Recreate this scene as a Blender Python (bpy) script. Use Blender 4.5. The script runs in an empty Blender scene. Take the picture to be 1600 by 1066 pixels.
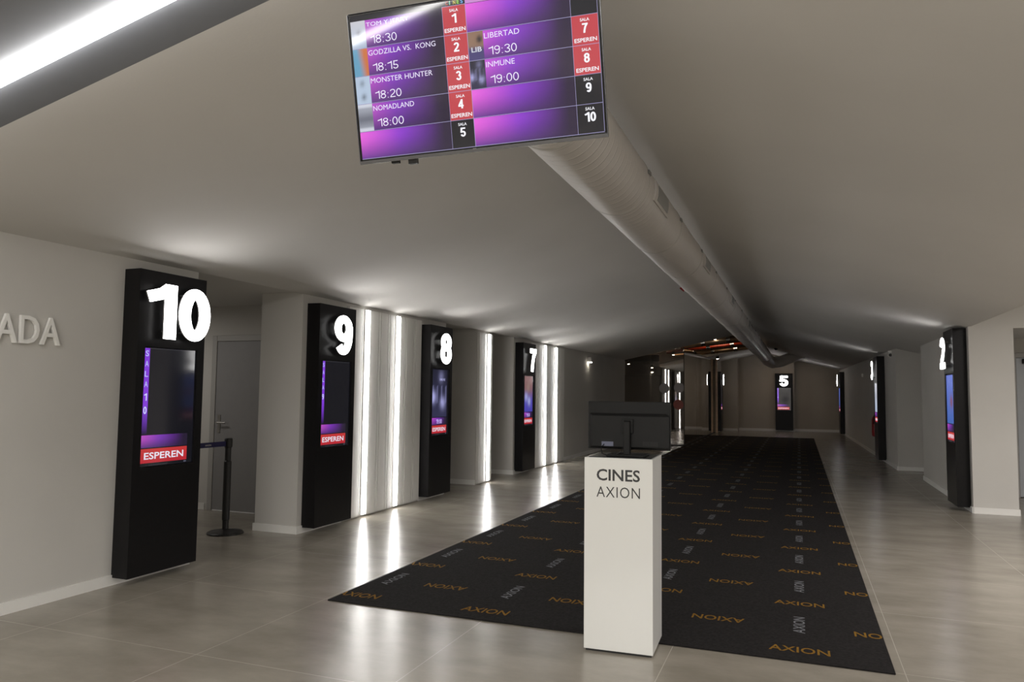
import bpy, bmesh, math, random
from mathutils import Vector, Matrix
random.seed(7)
SC = bpy.context.scene
COL = SC.collection
PI = math.pi

# ------------------------------------------------------------------ camera
def make_camera():
    pi_, ya, ro = 0.06893, 0.36716, 0.011474
    c, s = math.cos, math.sin
    r = Vector((c(ya), s(ya), 0)); fw = Vector((-s(ya) * c(pi_), c(ya) * c(pi_), s(pi_))); u = r.cross(fw)
    r2 = c(ro) * r + s(ro) * u; u2 = -s(ro) * r + c(ro) * u
    cam = bpy.data.cameras.new('camera'); cam.sensor_width = 36; cam.lens = 1166.1 / 1600 * 36
    cam.clip_start = .05; cam.clip_end = 200
    o = bpy.data.objects.new('camera', cam); COL.objects.link(o)
    m = Matrix(((r2.x, u2.x, -fw.x, 0), (r2.y, u2.y, -fw.y, 0), (r2.z, u2.z, -fw.z, 1.45), (0, 0, 0, 1)))
    o.matrix_world = m
    SC.camera = o
make_camera()
vs = SC.view_settings
vs.view_transform = 'Standard'; vs.look = 'None'; vs.gamma = 1; vs.use_curve_mapping = False
vs.exposure = 1.3
W = bpy.data.worlds.new('world'); SC.world = W; W.use_nodes = True
W.node_tree.nodes['Background'].inputs[0].default_value = (.9, .88, .85, 1)
W.node_tree.nodes['Background'].inputs[1].default_value = 0.02

def area(name, loc, rot, sx, sy, power, color=(1, .95, .88)):
    l = bpy.data.lights.new(name, 'AREA'); l.shape = 'RECTANGLE'; l.size = sx; l.size_y = sy
    l.energy = power; l.color = color
    o = bpy.data.objects.new(name, l); o.location = loc; o.rotation_euler = rot; COL.objects.link(o); return o
# lobby lamps behind the camera, then added fill lights with no visible fixture
area('lobby_lamp', (-1.2, -3.6, 2.35), (0, 0, 0), 3.0, 1.6, 365, (1, .975, .94))
area('right_lobby_lamp', (3.9, 6.2, 2.85), (0, 0, 0), 1.4, 3.0, 120, (1, .95, .92))
area('glass_room_lamp', (-5.6, 26.0, 3.4), (0, 0, 0), 1.2, 1.2, 12, (1, .75, .5))  # unseen warm fill added to brighten the room behind the glass
area('passage_lamp', (-7.2, 5.9, 2.4), (0, 0, 0), .5, .5, 5, (1, .95, .9))  # invented fill light, lifts the dark recess around the door
area('void_lamp', (-2.4, 24.6, 3.7), (0, 0, 0), .8, .8, 5, (1, .75, .5))  # added fill so the pipes in the void are lit
area('far_lamp', (-0.6, 31.0, 2.9), (0, 0, 0), .5, .5, 1.4, (1, .72, .5))  # extra warm fill for the dim end wall, source made up

# ------------------------------------------------------------------ materials
def mat(name, col, rough=.6, metal=0., spec=.5, emis=None, es=0., noise=0., nscale=8., bump=0., bscale=200., bdist=.002, trans=0., coat=0.):
    m = bpy.data.materials.new(name); m.use_nodes = True
    nt = m.node_tree; b = nt.nodes['Principled BSDF']
    b.inputs['Base Color'].default_value = (*col, 1); b.inputs['Roughness'].default_value = rough
    b.inputs['Metallic'].default_value = metal; b.inputs['Specular IOR Level'].default_value = spec
    b.inputs['Transmission Weight'].default_value = trans; b.inputs['Coat Weight'].default_value = coat
    if emis: b.inputs['Emission Color'].default_value = (*emis, 1); b.inputs['Emission Strength'].default_value = es
    tc = nt.nodes.new('ShaderNodeTexCoord')
    if noise:
        n = nt.nodes.new('ShaderNodeTexNoise'); n.inputs['Scale'].default_value = nscale; n.inputs['Detail'].default_value = 4
        nt.links.new(tc.outputs['Object'], n.inputs['Vector'])
        r = nt.nodes.new('ShaderNodeValToRGB')
        r.color_ramp.elements[0].position = .3; r.color_ramp.elements[1].position = .7
        r.color_ramp.elements[0].color = (*[c * (1 - noise) for c in col], 1); r.color_ramp.elements[1].color = (*[min(1, c * (1 + noise)) for c in col], 1)
        nt.links.new(n.outputs['Fac'], r.inputs['Fac']); nt.links.new(r.outputs['Color'], b.inputs['Base Color'])
    if bump:
        n = nt.nodes.new('ShaderNodeTexNoise'); n.inputs['Scale'].default_value = bscale; n.inputs['Detail'].default_value = 3
        nt.links.new(tc.outputs['Object'], n.inputs['Vector'])
        bp = nt.nodes.new('ShaderNodeBump'); bp.inputs['Strength'].default_value = bump; bp.inputs['Distance'].default_value = bdist
        nt.links.new(n.outputs['Fac'], bp.inputs['Height']); nt.links.new(bp.outputs['Normal'], b.inputs['Normal'])
    return m
MW = mat('painted_wall', (.52, .505, .475), .75, spec=.3, noise=.03, nscale=1.5, bump=.25, bscale=90)
MC = mat('painted_ceiling', (.56, .545, .52), .8, spec=.25, noise=.03, nscale=.8, bump=.2, bscale=60)
MDK = mat('grey_ceiling_band', (.13, .135, .145), .6, noise=.03)
MBB = mat('white_skirting', (.72, .71, .68), .45)
MBLK = mat('black_cabinet', (.010, .0095, .010), .33, spec=.16, noise=.1, nscale=30)
MGAP = mat('dark_gap', (.02, .02, .02), .8)
MNUM = mat('lit_white_acrylic', (.9, .9, .9), .5, emis=(1, .985, .97), es=5.)
MLEDC = mat('ceiling_led_diffuser', (.9, .9, .9), .5, emis=(1, .985, .97), es=11.)
MLED = mat('led_diffuser', (.9, .9, .9), .5, emis=(1, .98, .96), es=8.)
MBACK = mat('grey_metal_backing', (.2, .2, .2), .5)  # for the added plates that block glow behind the numbers
MPAN = mat('white_panel', (.66, .65, .62), .5, noise=.02, nscale=3)
MSIGN = mat('white_sign_letter', (.78, .77, .74), .5)
MPOD = mat('white_lacquer', (.69, .69, .665), .22, spec=.5, noise=.01, nscale=3)
MPLA = mat('black_plastic', (.010, .010, .010), .6, spec=.22, noise=.08, nscale=20)
MPLB = mat('glossy_black_plastic', (.009, .009, .010), .25, spec=.35)
MTXT = mat('black_vinyl', (.012, .012, .012), .5)
MSTK = mat('blue_grey_sticker', (.10, .11, .17), .5)
MDOOR = mat('grey_door', (.24, .235, .235), .5, noise=.03)
MDFR = mat('door_frame_paint', (.36, .35, .33), .5)
MDOORB = mat('blue_grey_door', (.38, .40, .42), .45, noise=.02)
MMET = mat('brushed_steel', (.45, .44, .42), .3, metal=1)
MSTEEL = mat('shiny_steel', (.7, .68, .65), .12, metal=1)
MPOST = mat('stanchion_black', (.012, .012, .012), .4)
MBELT = mat('navy_belt', (.02, .018, .09), .7)
MRED = mat('red_pipe_paint', (.35, .035, .012), .3, noise=.1)
MREDM = mat('red_extinguisher_paint', (.25, .01, .012), .35)
MBRASS = mat('wooden_post', (.8, .62, .46), .5, noise=.1, nscale=12)
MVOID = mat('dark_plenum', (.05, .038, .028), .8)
MCOP = mat('galvanised_duct', (.32, .22, .14), .32, metal=.9, noise=.1)
MWARM = mat('far_wall_paint', (.40, .36, .30), .75, spec=.3, noise=.03, nscale=1.5, bump=.2, bscale=90)
MDUCTD = mat('duct_seam', (.18, .175, .165), .5)
MSEAM = mat('painted_band', (.40, .385, .36), .5)
MHAT = mat('duct_hatch_grey', (.28, .28, .275), .45, metal=.3)
MFROST = mat('frosted_dot', (.42, .38, .36), .6)
MREDD = mat('red_dot', (.30, .045, .02), .5)
MCTR = mat('dark_counter', (.045, .045, .045), .5)
MDL = mat('downlight_lens', (.9, .9, .9), .4, emis=(1, .9, .75), es=14.)
MFIN = mat('film_edge', (.07, .07, .075), .2, spec=.8)

def glass_mat():
    m = bpy.data.materials.new('clear_glass'); m.use_nodes = True; nt = m.node_tree
    for n in list(nt.nodes): nt.nodes.remove(n)
    o = nt.nodes.new('ShaderNodeOutputMaterial'); mx = nt.nodes.new('ShaderNodeMixShader')
    t = nt.nodes.new('ShaderNodeBsdfTransparent'); t.inputs[0].default_value = (.80, .76, .71, 1)
    g = nt.nodes.new('ShaderNodeBsdfGlossy'); g.inputs['Roughness'].default_value = .015; g.inputs['Color'].default_value = (1, .97, .93, 1)
    f = nt.nodes.new('ShaderNodeFresnel'); f.inputs['IOR'].default_value = 1.6
    mt = nt.nodes.new('ShaderNodeMath'); mt.operation = 'MULTIPLY_ADD'; mt.inputs[1].default_value = 1.6; mt.inputs[2].default_value = .04; mt.use_clamp = True
    nt.links.new(f.outputs[0], mt.inputs[0]); nt.links.new(mt.outputs[0], mx.inputs[0])
    nt.links.new(t.outputs[0], mx.inputs[1]); nt.links.new(g.outputs[0], mx.inputs[2]); nt.links.new(mx.outputs[0], o.inputs[0])
    return m
MGLASS = glass_mat()

def display_mat():
    m = bpy.data.materials.new('display_panel'); m.use_nodes = True; nt = m.node_tree; b = nt.nodes['Principled BSDF']
    b.inputs['Base Color'].default_value = (.008, .008, .009, 1); b.inputs['Roughness'].default_value = .07
    a = nt.nodes.new('ShaderNodeAttribute'); a.attribute_name = 'picture'
    nt.links.new(a.outputs['Color'], b.inputs['Emission Color']); b.inputs['Emission Strength'].default_value = .43
    return m
MDISP = display_mat()

def floor_mat():
    m = bpy.data.materials.new('porcelain_floor_tiles'); m.use_nodes = True; nt = m.node_tree; N = nt.nodes; L = nt.links; b = N['Principled BSDF']
    g = N.new('ShaderNodeNewGeometry'); sx = N.new('ShaderNodeSeparateXYZ'); L.new(g.outputs['Position'], sx.inputs[0])
    def math_(op, a, bb=None, cc=None):
        n = N.new('ShaderNodeMath'); n.operation = op
        for i, v in enumerate((a, bb, cc)):
            if v is None: continue
            if isinstance(v, (int, float)): n.inputs[i].default_value = v
            else: L.new(v, n.inputs[i])
        return n.outputs[0]
    def grout(sock, off):
        t = math_('ADD', sock, off); t = math_('DIVIDE', t, 1.2); fr = math_('FRACT', t)
        d = math_('ABSOLUTE', math_('SUBTRACT', fr, .5)); return math_('GREATER_THAN', d, .5 - .0018)
    fl = []
    gx = grout(sx.outputs[0], 3.10 + 24); gy = grout(sx.outputs[1], -3.3 + 24)
    gr = math_('MAXIMUM', gx, gy)
    n1 = N.new('ShaderNodeTexNoise'); n1.inputs['Scale'].default_value = 1.6; n1.inputs['Detail'].default_value = 6; n1.inputs['Roughness'].default_value = .6
    mp = N.new('ShaderNodeMapping'); mp.inputs['Scale'].default_value = (1, 1.8, 1); L.new(g.outputs['Position'], mp.inputs[0]); L.new(mp.outputs[0], n1.inputs['Vector'])
    r = N.new('ShaderNodeValToRGB'); r.color_ramp.elements[0].position = .32; r.color_ramp.elements[1].position = .72
    r.color_ramp.elements[0].color = (.225, .203, .165, 1); r.color_ramp.elements[1].color = (.325, .298, .25, 1); L.new(n1.outputs['Fac'], r.inputs[0])
    mx = N.new('ShaderNodeMixRGB'); mx.inputs[2].default_value = (.42, .395, .34, 1); L.new(gr, mx.inputs[0]); L.new(r.outputs[0], mx.inputs[1]); L.new(mx.outputs[0], b.inputs['Base Color'])
    n2 = N.new('ShaderNodeTexNoise'); n2.inputs['Scale'].default_value = 3.; n2.inputs['Detail'].default_value = 5; L.new(g.outputs['Position'], n2.inputs['Vector'])
    mr = N.new('ShaderNodeMapRange'); mr.inputs[1].default_value = .3; mr.inputs[2].default_value = .7; mr.inputs[3].default_value = .27; mr.inputs[4].default_value = .33
    b.inputs['Roughness'].default_value = .25
    n3 = N.new('ShaderNodeTexNoise'); n3.inputs['Scale'].default_value = 15.; n3.inputs['Detail'].default_value = 2; L.new(g.outputs['Position'], n3.inputs['Vector'])
    bp = N.new('ShaderNodeBump'); bp.inputs['Strength'].default_value = .3; bp.inputs['Distance'].default_value = .003
    L.new(n3.outputs['Fac'], bp.inputs['Height']); L.new(bp.outputs['Normal'], b.inputs['Normal'])
    b.inputs['Specular IOR Level'].default_value = .5
    return m
MFLOOR = floor_mat()

def duct_mat():
    m = bpy.data.materials.new('painted_spiral_duct'); m.use_nodes = True; nt = m.node_tree; N = nt.nodes; L = nt.links; b = N['Principled BSDF']
    b.inputs['Base Color'].default_value = (.50, .475, .45, 1); b.inputs['Roughness'].default_value = .42
    tc = N.new('ShaderNodeTexCoord'); sx = N.new('ShaderNodeSeparateXYZ'); L.new(tc.outputs['Object'], sx.inputs[0])
    def M(op, a, bb=None):
        n = N.new('ShaderNodeMath'); n.operation = op
        for i, v in enumerate((a, bb)):
            if v is None: continue
            if isinstance(v, (int, float)): n.inputs[i].default_value = v
            else: L.new(v, n.inputs[i])
        return n.outputs[0]
    th = M('DIVIDE', M('ARCTAN2', sx.outputs[2], sx.outputs[0]), 2 * PI)
    ph = M('FRACT', M('ADD', M('DIVIDE', sx.outputs[1], .085), th))
    rd = M('SUBTRACT', .1, M('MINIMUM', M('ABSOLUTE', M('SUBTRACT', ph, .5)), .1))
    bp = N.new('ShaderNodeBump'); bp.inputs['Strength'].default_value = 1.; bp.inputs['Distance'].default_value = .03
    L.new(rd, bp.inputs['Height']); L.new(bp.outputs['Normal'], b.inputs['Normal'])
    return m
MDUCT = duct_mat()

def carpet_mat():
    m = mat('dark_carpet', (.016, .0145, .0145), .95, spec=.1, noise=.35, nscale=60, bump=.6, bscale=350, bdist=.003)
    return m
MCARP = carpet_mat()
MGOLD = mat('carpet_gold_yarn', (.20, .108, .016), .9, spec=.1, noise=.3, nscale=150)
MSILV = mat('carpet_grey_yarn', (.17, .175, .19), .9, spec=.1, noise=.3, nscale=150)

# ------------------------------------------------------------------ mesh helpers
def tag(o, label=None, cat=None, group=None, kind=None):
    if label: o['label'] = label
    if cat: o['category'] = cat
    if group: o['group'] = group
    if kind: o['kind'] = kind
    return o
def obj(name, bm, mats, parent=None, smooth=False, bevel=0., loc=None):
    me = bpy.data.meshes.new(name); bmesh.ops.recalc_face_normals(bm, faces=bm.faces); bm.to_mesh(me); bm.free()
    for m in (mats if isinstance(mats, (list, tuple)) else [mats]): me.materials.append(m)
    o = bpy.data.objects.new(name, me); COL.objects.link(o)
    if smooth:
        for p in me.polygons: p.use_smooth = True
    if parent: o.parent = parent
    if loc: o.location = loc
    if bevel:
        b = o.modifiers.new('bevel', 'BEVEL'); b.width = bevel; b.segments = 2; b.limit_method = 'ANGLE'
    return o
def empty(name, loc, rz=0, **k):
    o = bpy.data.objects.new(name, None); COL.objects.link(o); o.location = loc; o.rotation_euler = (0, 0, rz); o.empty_display_size = .1
    return tag(o, **k)
def box(bm, a, b, mi=0):
    vs_ = [bm.verts.new((x, y, z)) for x in (a[0], b[0]) for y in (a[1], b[1]) for z in (a[2], b[2])]
    for f in ((0, 1, 3, 2), (4, 6, 7, 5), (0, 4, 5, 1), (2, 3, 7, 6), (0, 2, 6, 4), (1, 5, 7, 3)):
        bm.faces.new([vs_[i] for i in f]).material_index = mi
def B(*boxes):
    bm = bmesh.new()
    for b in boxes: box(bm, *b)
    return bm
def prism(bm, pts, vec, mi=0):
    vec = Vector(vec); n = len(pts); a = [bm.verts.new(p) for p in pts]; b = [bm.verts.new(Vector(p) + vec) for p in pts]
    bm.faces.new(a).material_index = mi; bm.faces.new(b[::-1]).material_index = mi
    for i in range(n): bm.faces.new((a[i], b[i], b[(i + 1) % n], a[(i + 1) % n])).material_index = mi
def tube(bm, pts, r, n=10, caps=True, mi=0):
    P = [Vector(p) for p in pts]; rings = []
    up = Vector((0, 0, 1))
    for i, p in enumerate(P):
        t = (P[min(i + 1, len(P) - 1)] - P[max(i - 1, 0)]).normalized()
        a = t.cross(up)
        if a.length < .05: a = t.cross(Vector((1, 0, 0)))
        a.normalize(); b = t.cross(a)
        rr = r[i] if isinstance(r, (list, tuple)) else r
        rings.append([bm.verts.new(p + a * rr * math.cos(2 * PI * k / n) + b * rr * math.sin(2 * PI * k / n)) for k in range(n)])
    for i in range(len(rings) - 1):
        for k in range(n): bm.faces.new((rings[i][k], rings[i][(k + 1) % n], rings[i + 1][(k + 1) % n], rings[i + 1][k])).material_index = mi
    if caps: bm.faces.new(rings[0][::-1]).material_index = mi; bm.faces.new(rings[-1]).material_index = mi
def lathe(bm, prof, n=32, c=(0, 0, 0), mi=0):
    rings = []
    for r, z in prof: rings.append([bm.verts.new((c[0] + r * math.cos(2 * PI * k / n), c[1] + r * math.sin(2 * PI * k / n), c[2] + z)) for k in range(n)])
    for i in range(len(rings) - 1):
        for k in range(n): bm.faces.new((rings[i][k], rings[i][(k + 1) % n], rings[i + 1][(k + 1) % n], rings[i + 1][k])).material_index = mi
    bm.faces.new(rings[0][::-1]).material_index = mi; bm.faces.new(rings[-1]).material_index = mi
def struct(name, bm, m, **k): return tag(obj(name, bm, m, **k), kind='structure')

# ---- built-in font text -> list of 2D polygons, scaled to a box
_tc = {}
def font_polys(body, bold=0., space=1.):
    key = (body, bold, space)
    if key in _tc: return _tc[key]
    c = bpy.data.curves.new('tmp', 'FONT'); c.body = body; c.offset = bold; c.space_character = space; c.resolution_u = 3
    o = bpy.data.objects.new('tmp', c); COL.objects.link(o)
    dg = bpy.context.evaluated_depsgraph_get(); me = bpy.data.meshes.new_from_object(o.evaluated_get(dg))
    V = [(v.co.x, v.co.y) for v in me.vertices]; F = [tuple(p.vertices) for p in me.polygons]
    bpy.data.objects.remove(o); bpy.data.curves.remove(c); bpy.data.meshes.remove(me)
    x0 = min(v[0] for v in V); x1 = max(v[0] for v in V); y0 = min(v[1] for v in V); y1 = max(v[1] for v in V)
    V = [((x - x0) / (x1 - x0), (y - y0) / (y1 - y0)) for x, y in V]
    _tc[key] = (V, F, (x1 - x0) / (y1 - y0)); return _tc[key]
def text_into(bm, body, x0, y0, w, h, fmap, bold=0., space=1., mi=0, depth=None):
    V, F, asp = font_polys(body, bold, space)
    if w is None: w = h * asp
    vs_ = [bm.verts.new(fmap(x0 + x * w, y0 + y * h)) for x, y in V]
    fs = []
    for f in F:
        try: fc = bm.faces.new([vs_[i] for i in f]); fc.material_index = mi; fs.append(fc)
        except ValueError: pass
    if depth is not None:
        r = bmesh.ops.extrude_face_region(bm, geom=fs)
        for v in [g for g in r['geom'] if isinstance(g, bmesh.types.BMVert)]: v.co += Vector(depth)
    return w

# ---- heavy grotesque digits made of wide pen strokes, unit height, given width
def arc(cx, cy, rx, ry, a0, a1, n=20):
    return [(cx + rx * math.cos(math.radians(a0 + (a1 - a0) * i / n)), cy + ry * math.sin(math.radians(a0 + (a1 - a0) * i / n))) for i in range(n + 1)]
def digit_strokes(d, w, tx, ty):
    """list of (points, closed); centre lines inside a w x 1 box for a pen tx wide and ty high"""
    l, r, b, t = tx / 2, w - tx / 2, ty / 2, 1 - ty / 2; cx = w / 2; rx = (r - l) / 2
    if d == '0':
        return [(arc(cx, .5, rx, .5 - ty / 2, 0, 360, 40), True)]
    if d == '1':
        return [([(r, 0), (r, 1)], False), ([(r - tx * .2, 1 - ty * .42), (r - tx * .75, .90 - ty * .42), (0, .80 - ty * .35)], False)]
    if d == '2':
        return [(arc(cx, t - .215, rx, .215, 170, 0, 18) + [(r - .02, .62), (r - .35 * (r - l), .42), (l + .1 * w, .22), (l + .02, ty * .6)], False), ([(0, b), (w, b)], False)]
    if d == '3':
        return [(arc(cx - .01, t - .20, rx * .95, .20, 165, -60, 18) + [(cx - .02, .525)], False), (([(cx - .02, .525)] + arc(cx, b + .22, rx, .22, 62, -168, 20)), False)]
    if d == '4':
        return [([(w - tx * .9, 0), (w - tx * .9, 1)], False), ([(w - tx * .9, 1 - ty * .5), (l * .8, .33)], False), ([(0, .29), (w, .29)], False)]
    if d == '5':
        return [([(w * .12, t), (w * .96, t)], False), ([(w * .25, 1), (w * .17, .45)], False), (([(w * .17, .53)] + arc(cx, b + .235, rx, .235, 100, -165, 22)), False)]
    if d in '69':
        loop = arc(cx, b + .235, rx, .235, 0, 360, 32)
        arm = arc(cx, .5, rx, .5 - ty / 2, 180, 45, 18)
        st = [(loop, True), (arm + [], False), ([(l, .28), (l, .5)], False)]
        if d == '9': st = [([(w - x, 1 - y) for x, y in p], c) for p, c in st]
        return st
    if d == '7':
        return [([(0, t), (w, t)], False), ([(r, t), (r - .28 * w, .62), (w * .40, .30), (w * .34, 0)], False)]
    if d == '8':
        return [(arc(cx, t - .195, rx * .93, .195, 0, 360, 32), True), (arc(cx, b + .235, rx, .235, 0, 360, 32), True)]
    if d == ':':
        return [([(cx, 0), (cx, ty)], False), ([(cx, .55), (cx, .55 + ty)], False)]
def stroke_quads(pts, closed, tx, ty):
    n = len(pts); L = []; R = []
    for i in range(n):
        if closed: a = pts[(i - 1) % (n - 1)]; b = pts[(i + 1) % (n - 1)]
        else: a = pts[max(i - 1, 0)]; b = pts[min(i + 1, n - 1)]
        dx, dy = b[0] - a[0], b[1] - a[1]; q = math.hypot(dx, dy) or 1; nx, ny = -dy / q, dx / q
        k = 1.
        if not closed and 0 < i < n - 1:
            d1 = (pts[i][0] - a[0], pts[i][1] - a[1]); q1 = math.hypot(*d1) or 1
            k = 1 / max(.6, abs(-d1[1] / q1 * nx + d1[0] / q1 * ny))
        x, y = pts[i]; L.append((x + nx * tx / 2 * k, y + ny * ty / 2 * k)); R.append((x - nx * tx / 2 * k, y - ny * ty / 2 * k))
    return L, R
def digits_into(bm, s, x0, y0, w, h, fmap, tx=.3, ty=.22, gap=.06, mi=0, depth=None):
    """w,h: size of one digit; tx, ty: pen as a fraction of height; returns the whole width"""
    x = x0
    for ch in s:
        ww = w * (.83 if ch == '1' else .45 if ch == ':' else 1)
        for pts, cl in digit_strokes(ch, ww / h, tx, ty):
            L, R = stroke_quads(pts, cl, tx, ty)
            m_ = lambda p: fmap(x + p[0] * h, y0 + min(1, max(0, p[1])) * h)
            a = [bm.verts.new(m_(p)) for p in L]; b = [bm.verts.new(m_(p)) for p in R]; fs = []
            for i in range(len(a) - 1):
                f = bm.faces.new((a[i], a[i + 1], b[i + 1], b[i])); f.material_index = mi; fs.append(f)
            if depth is not None:
                r = bmesh.ops.extrude_face_region(bm, geom=fs)
                for v in [g for g in r['geom'] if isinstance(g, bmesh.types.BMVert)]: v.co += Vector(depth)
        x += ww + gap * h
    return x - gap * h - x0

# ---- a lit picture: colour patches in local (u, v), facing -Y
class Picture:
    def __init__(s): s.bm = bmesh.new(); s.l = s.bm.loops.layers.float_color.new('picture'); s.k = 0
    def rect(s, x0, z0, x1, z1, col, y=0., nx=1, nz=1):
        g = [[s.bm.verts.new((x0 + (x1 - x0) * i / nx, y, z0 + (z1 - z0) * j / nz)) for j in range(nz + 1)] for i in range(nx + 1)]
        for i in range(nx):
            for j in range(nz):
                f = s.bm.faces.new((g[i][j], g[i + 1][j], g[i + 1][j + 1], g[i][j + 1]))
                for lp, (a, b) in zip(f.loops, ((i, j), (i + 1, j), (i + 1, j + 1), (i, j + 1))):
                    c = col(a / nx, b / nz) if callable(col) else col
                    lp[s.l] = (*c, 1)
    def _paint(s, n0, c):
        s.bm.faces.ensure_lookup_table()
        for f in s.bm.faces[n0:]:
            for lp in f.loops: lp[s.l] = (*c, 1)
    def text(s, body, x, z, w, h, c=(.8, .8, .9), y=-.0012, bold=0., space=1.):
        n0 = len(s.bm.faces); r = text_into(s.bm, body, x, z, w, h, lambda a, b: (a, y, b), bold, space); s._paint(n0, c); return r
    def digits(s, d, x, z, w, h, c=(.85, .85, .95), y=-.0012, tx=.2, ty=.16, gap=.08, center=False):
        if center:
            tot = sum(w * (.83 if q == '1' else .45 if q == ':' else 1) for q in d) + gap * h * (len(d) - 1); x -= tot / 2
        n0 = len(s.bm.faces); digits_into(s.bm, d, x, z, w, h, lambda a, b: (a, y, b), tx, ty, gap); s._paint(n0, c)
    def build(s, name, parent):
        for f in s.bm.faces:
            if f.normal.length == 0: f.normal_update()
        me = bpy.data.meshes.new(name); bmesh.ops.recalc_face_normals(s.bm, faces=s.bm.faces)
        for f in s.bm.faces:
            f.normal_update()
            if f.normal.y > 0: f.normal_flip()
        s.bm.to_mesh(me); s.bm.free(); me.materials.append(MDISP)
        o = bpy.data.objects.new(name, me); COL.objects.link(o); o.parent = parent; return o
def lerp(a, b, t): t = max(0, min(1, t)); return tuple(x + (y - x) * t for x, y in zip(a, b))
def purple(gain=1., start=0.):
    def f(u, v):
        u = u * (1 - start) + start
        pink, pur, dark = (.62, .10, .55), (.20, .035, .46), (.022, .014, .035)
        bot = (.10, .03, .22)
        c = lerp(pink, pur, u / .45) if u < .45 else lerp(pur, dark, (u - .45) / .45)
        c = lerp(lerp(bot, dark, u * 1.1), c, min(1, v * 1.25 + .02))
        return tuple(gain * x for x in c)
    return f
REDC = lambda u, v: lerp((.42, .018, .03), (.50, .035, .035), v)
LINE = (.38, .36, .6)
def poster(kind):
    def h(u, v, a, b): return math.exp(-(((u - a) / .16) ** 2 + ((v - b) / .12) ** 2))
    def f(u, v):
        if kind == 'pale': c = lerp((.34, .42, .55), (.55, .55, .6), v); return tuple(x * (1 - .5 * h(u, v, .5, .55)) for x in c)
        if kind == 'clash': return lerp((.12, .32, .48), (.55, .16, .05), (u - .35) * 2.2 + .5 * (v - .5))
        if kind == 'frost': return tuple(x * (1 - .65 * h(u, v, .5, .25) - .5 * h(u, v, .45, .75)) for x in (.42, .52, .66))
        if kind == 'plain': return (.55, .58, .66) if (v < .12 or v > .86) else (lerp((.12, .13, .17), (.3, .32, .38), abs(v - .45) * 3))
        if kind == 'brown':
            c = lerp((.06, .05, .16), (.26, .16, .11), (v - .35) * 6)
            return lerp(c, (.03, .025, .03), h(u, v, .75, .72) * 1.4)
        if kind == 'night':
            c = lerp((.03, .03, .07), (.015, .015, .03), v); g = h(u, v, .1, .42) + .8 * h(u, v, .72, .3) + .35 * h(u, v, .6, .85)
            return lerp(c, (.38, .38, .7), g + .25 * max(0, math.sin(u * 22)) * (1 if .3 < v < .68 else 0))
        if kind == 'blue':
            c = lerp((.05, .12, .40), (.12, .17, .55), v); return lerp(c, (.22, .07, .10), h(u, v, .7, .45) * 1.2)
        if kind == 'portrait':
            c = lerp((.06, .05, .35), (.20, .10, .10), (v - .3) * 3); c = lerp(c, (.32, .34, .62), h(u, v, .25, .42) + h(u, v, .6, .3)); return lerp(c, (.25, .17, .15), h(u, v, .5, .68))
        return (0, 0, 0)
    return f

# ------------------------------------------------------------------ structure
XL = -4.755; ZL = 2.44; XR = -1.26; ZR = 3.21
SL = (ZR - ZL) / (XR - XL); SR = -.255
def zl(x): return ZL + SL * (x - XL)
def zr(x): return 2.36 + SR * (x - 2.03)
XR = (2.36 - SR * 2.03 * 1 - ZL + SL * XL) / (SL - SR); ZR = zl(XR)
struct('floor', B(((-9, -7, -.12), (6.5, 34, 0))), MFLOOR)
def slab(name, x0, x1, y0, y1, zf, m, th=.12):
    bm = bmesh.new(); prism(bm, [(x0, y0, zf(x0)), (x1, y0, zf(x1)), (x1, y0, zf(x1) + th), (x0, y0, zf(x0) + th)], (0, y1 - y0, 0)); return struct(name, bm, m)
bm = bmesh.new()
for y0, y1 in ((2.4, 21.6), (27.5, 34), (-7, 1.8)):
    prism(bm, [(XL, y0, zl(XL)), (XR, y0, ZR), (XR, y0, ZR + .12), (XL, y0, zl(XL) + .12)], (0, y1 - y0, 0))
for y0, y1 in ((2.4, 34), (-7, 1.8)):
    x1 = 2.03 if y0 < 0 else 2.3
    if y0 > 0:
        prism(bm, [(XR, y0, ZR), (2.03, y0, zr(2.03)), (2.03, y0, zr(2.03) + .12), (XR, y0, ZR + .12)], (0, 10.97 - y0, 0))
        prism(bm, [(XR, 10.97, ZR), (2.03, 10.97, zr(2.03)), (2.03, 10.97, zr(2.03) + .12), (XR, 10.97, ZR + .12)], (0, y1 - 10.97, 0))
        prism(bm, [(2.03, 13.3, zr(2.03)), (2.3, 13.3, zr(2.3)), (2.3, 13.3, zr(2.3) + .12), (2.03, 13.3, zr(2.03) + .12)], (0, 4., 0))
    else:
        prism(bm, [(XR, y0, ZR), (2.03, y0, zr(2.03)), (2.03, y0, zr(2.03) + .12), (XR, y0, ZR + .12)], (0, y1 - y0, 0))
box(bm, (2.03, -7, 2.95), (6.5, 10.97, 3.05)); box(bm, (2.03, -7, zr(2.03)), (2.06, 10.97, 3.05))
box(bm, (2.53, 11.13, 2.34), (6.5, 34, 2.44))                       # right recess ceiling
box(bm, (-9, -7, 2.46), (XL, 21.6, 2.58))                           # ceiling of the left recesses
struct('ceiling', bm, MC)
# the dark void beyond the left slope
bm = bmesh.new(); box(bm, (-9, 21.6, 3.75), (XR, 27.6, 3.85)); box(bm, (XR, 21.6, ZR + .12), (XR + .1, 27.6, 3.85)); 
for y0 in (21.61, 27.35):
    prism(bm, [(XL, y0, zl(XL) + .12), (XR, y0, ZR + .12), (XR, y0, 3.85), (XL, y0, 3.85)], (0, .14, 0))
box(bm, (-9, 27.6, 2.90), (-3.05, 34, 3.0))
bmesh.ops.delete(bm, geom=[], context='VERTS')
struct('trim_1', bm, MVOID)
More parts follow.
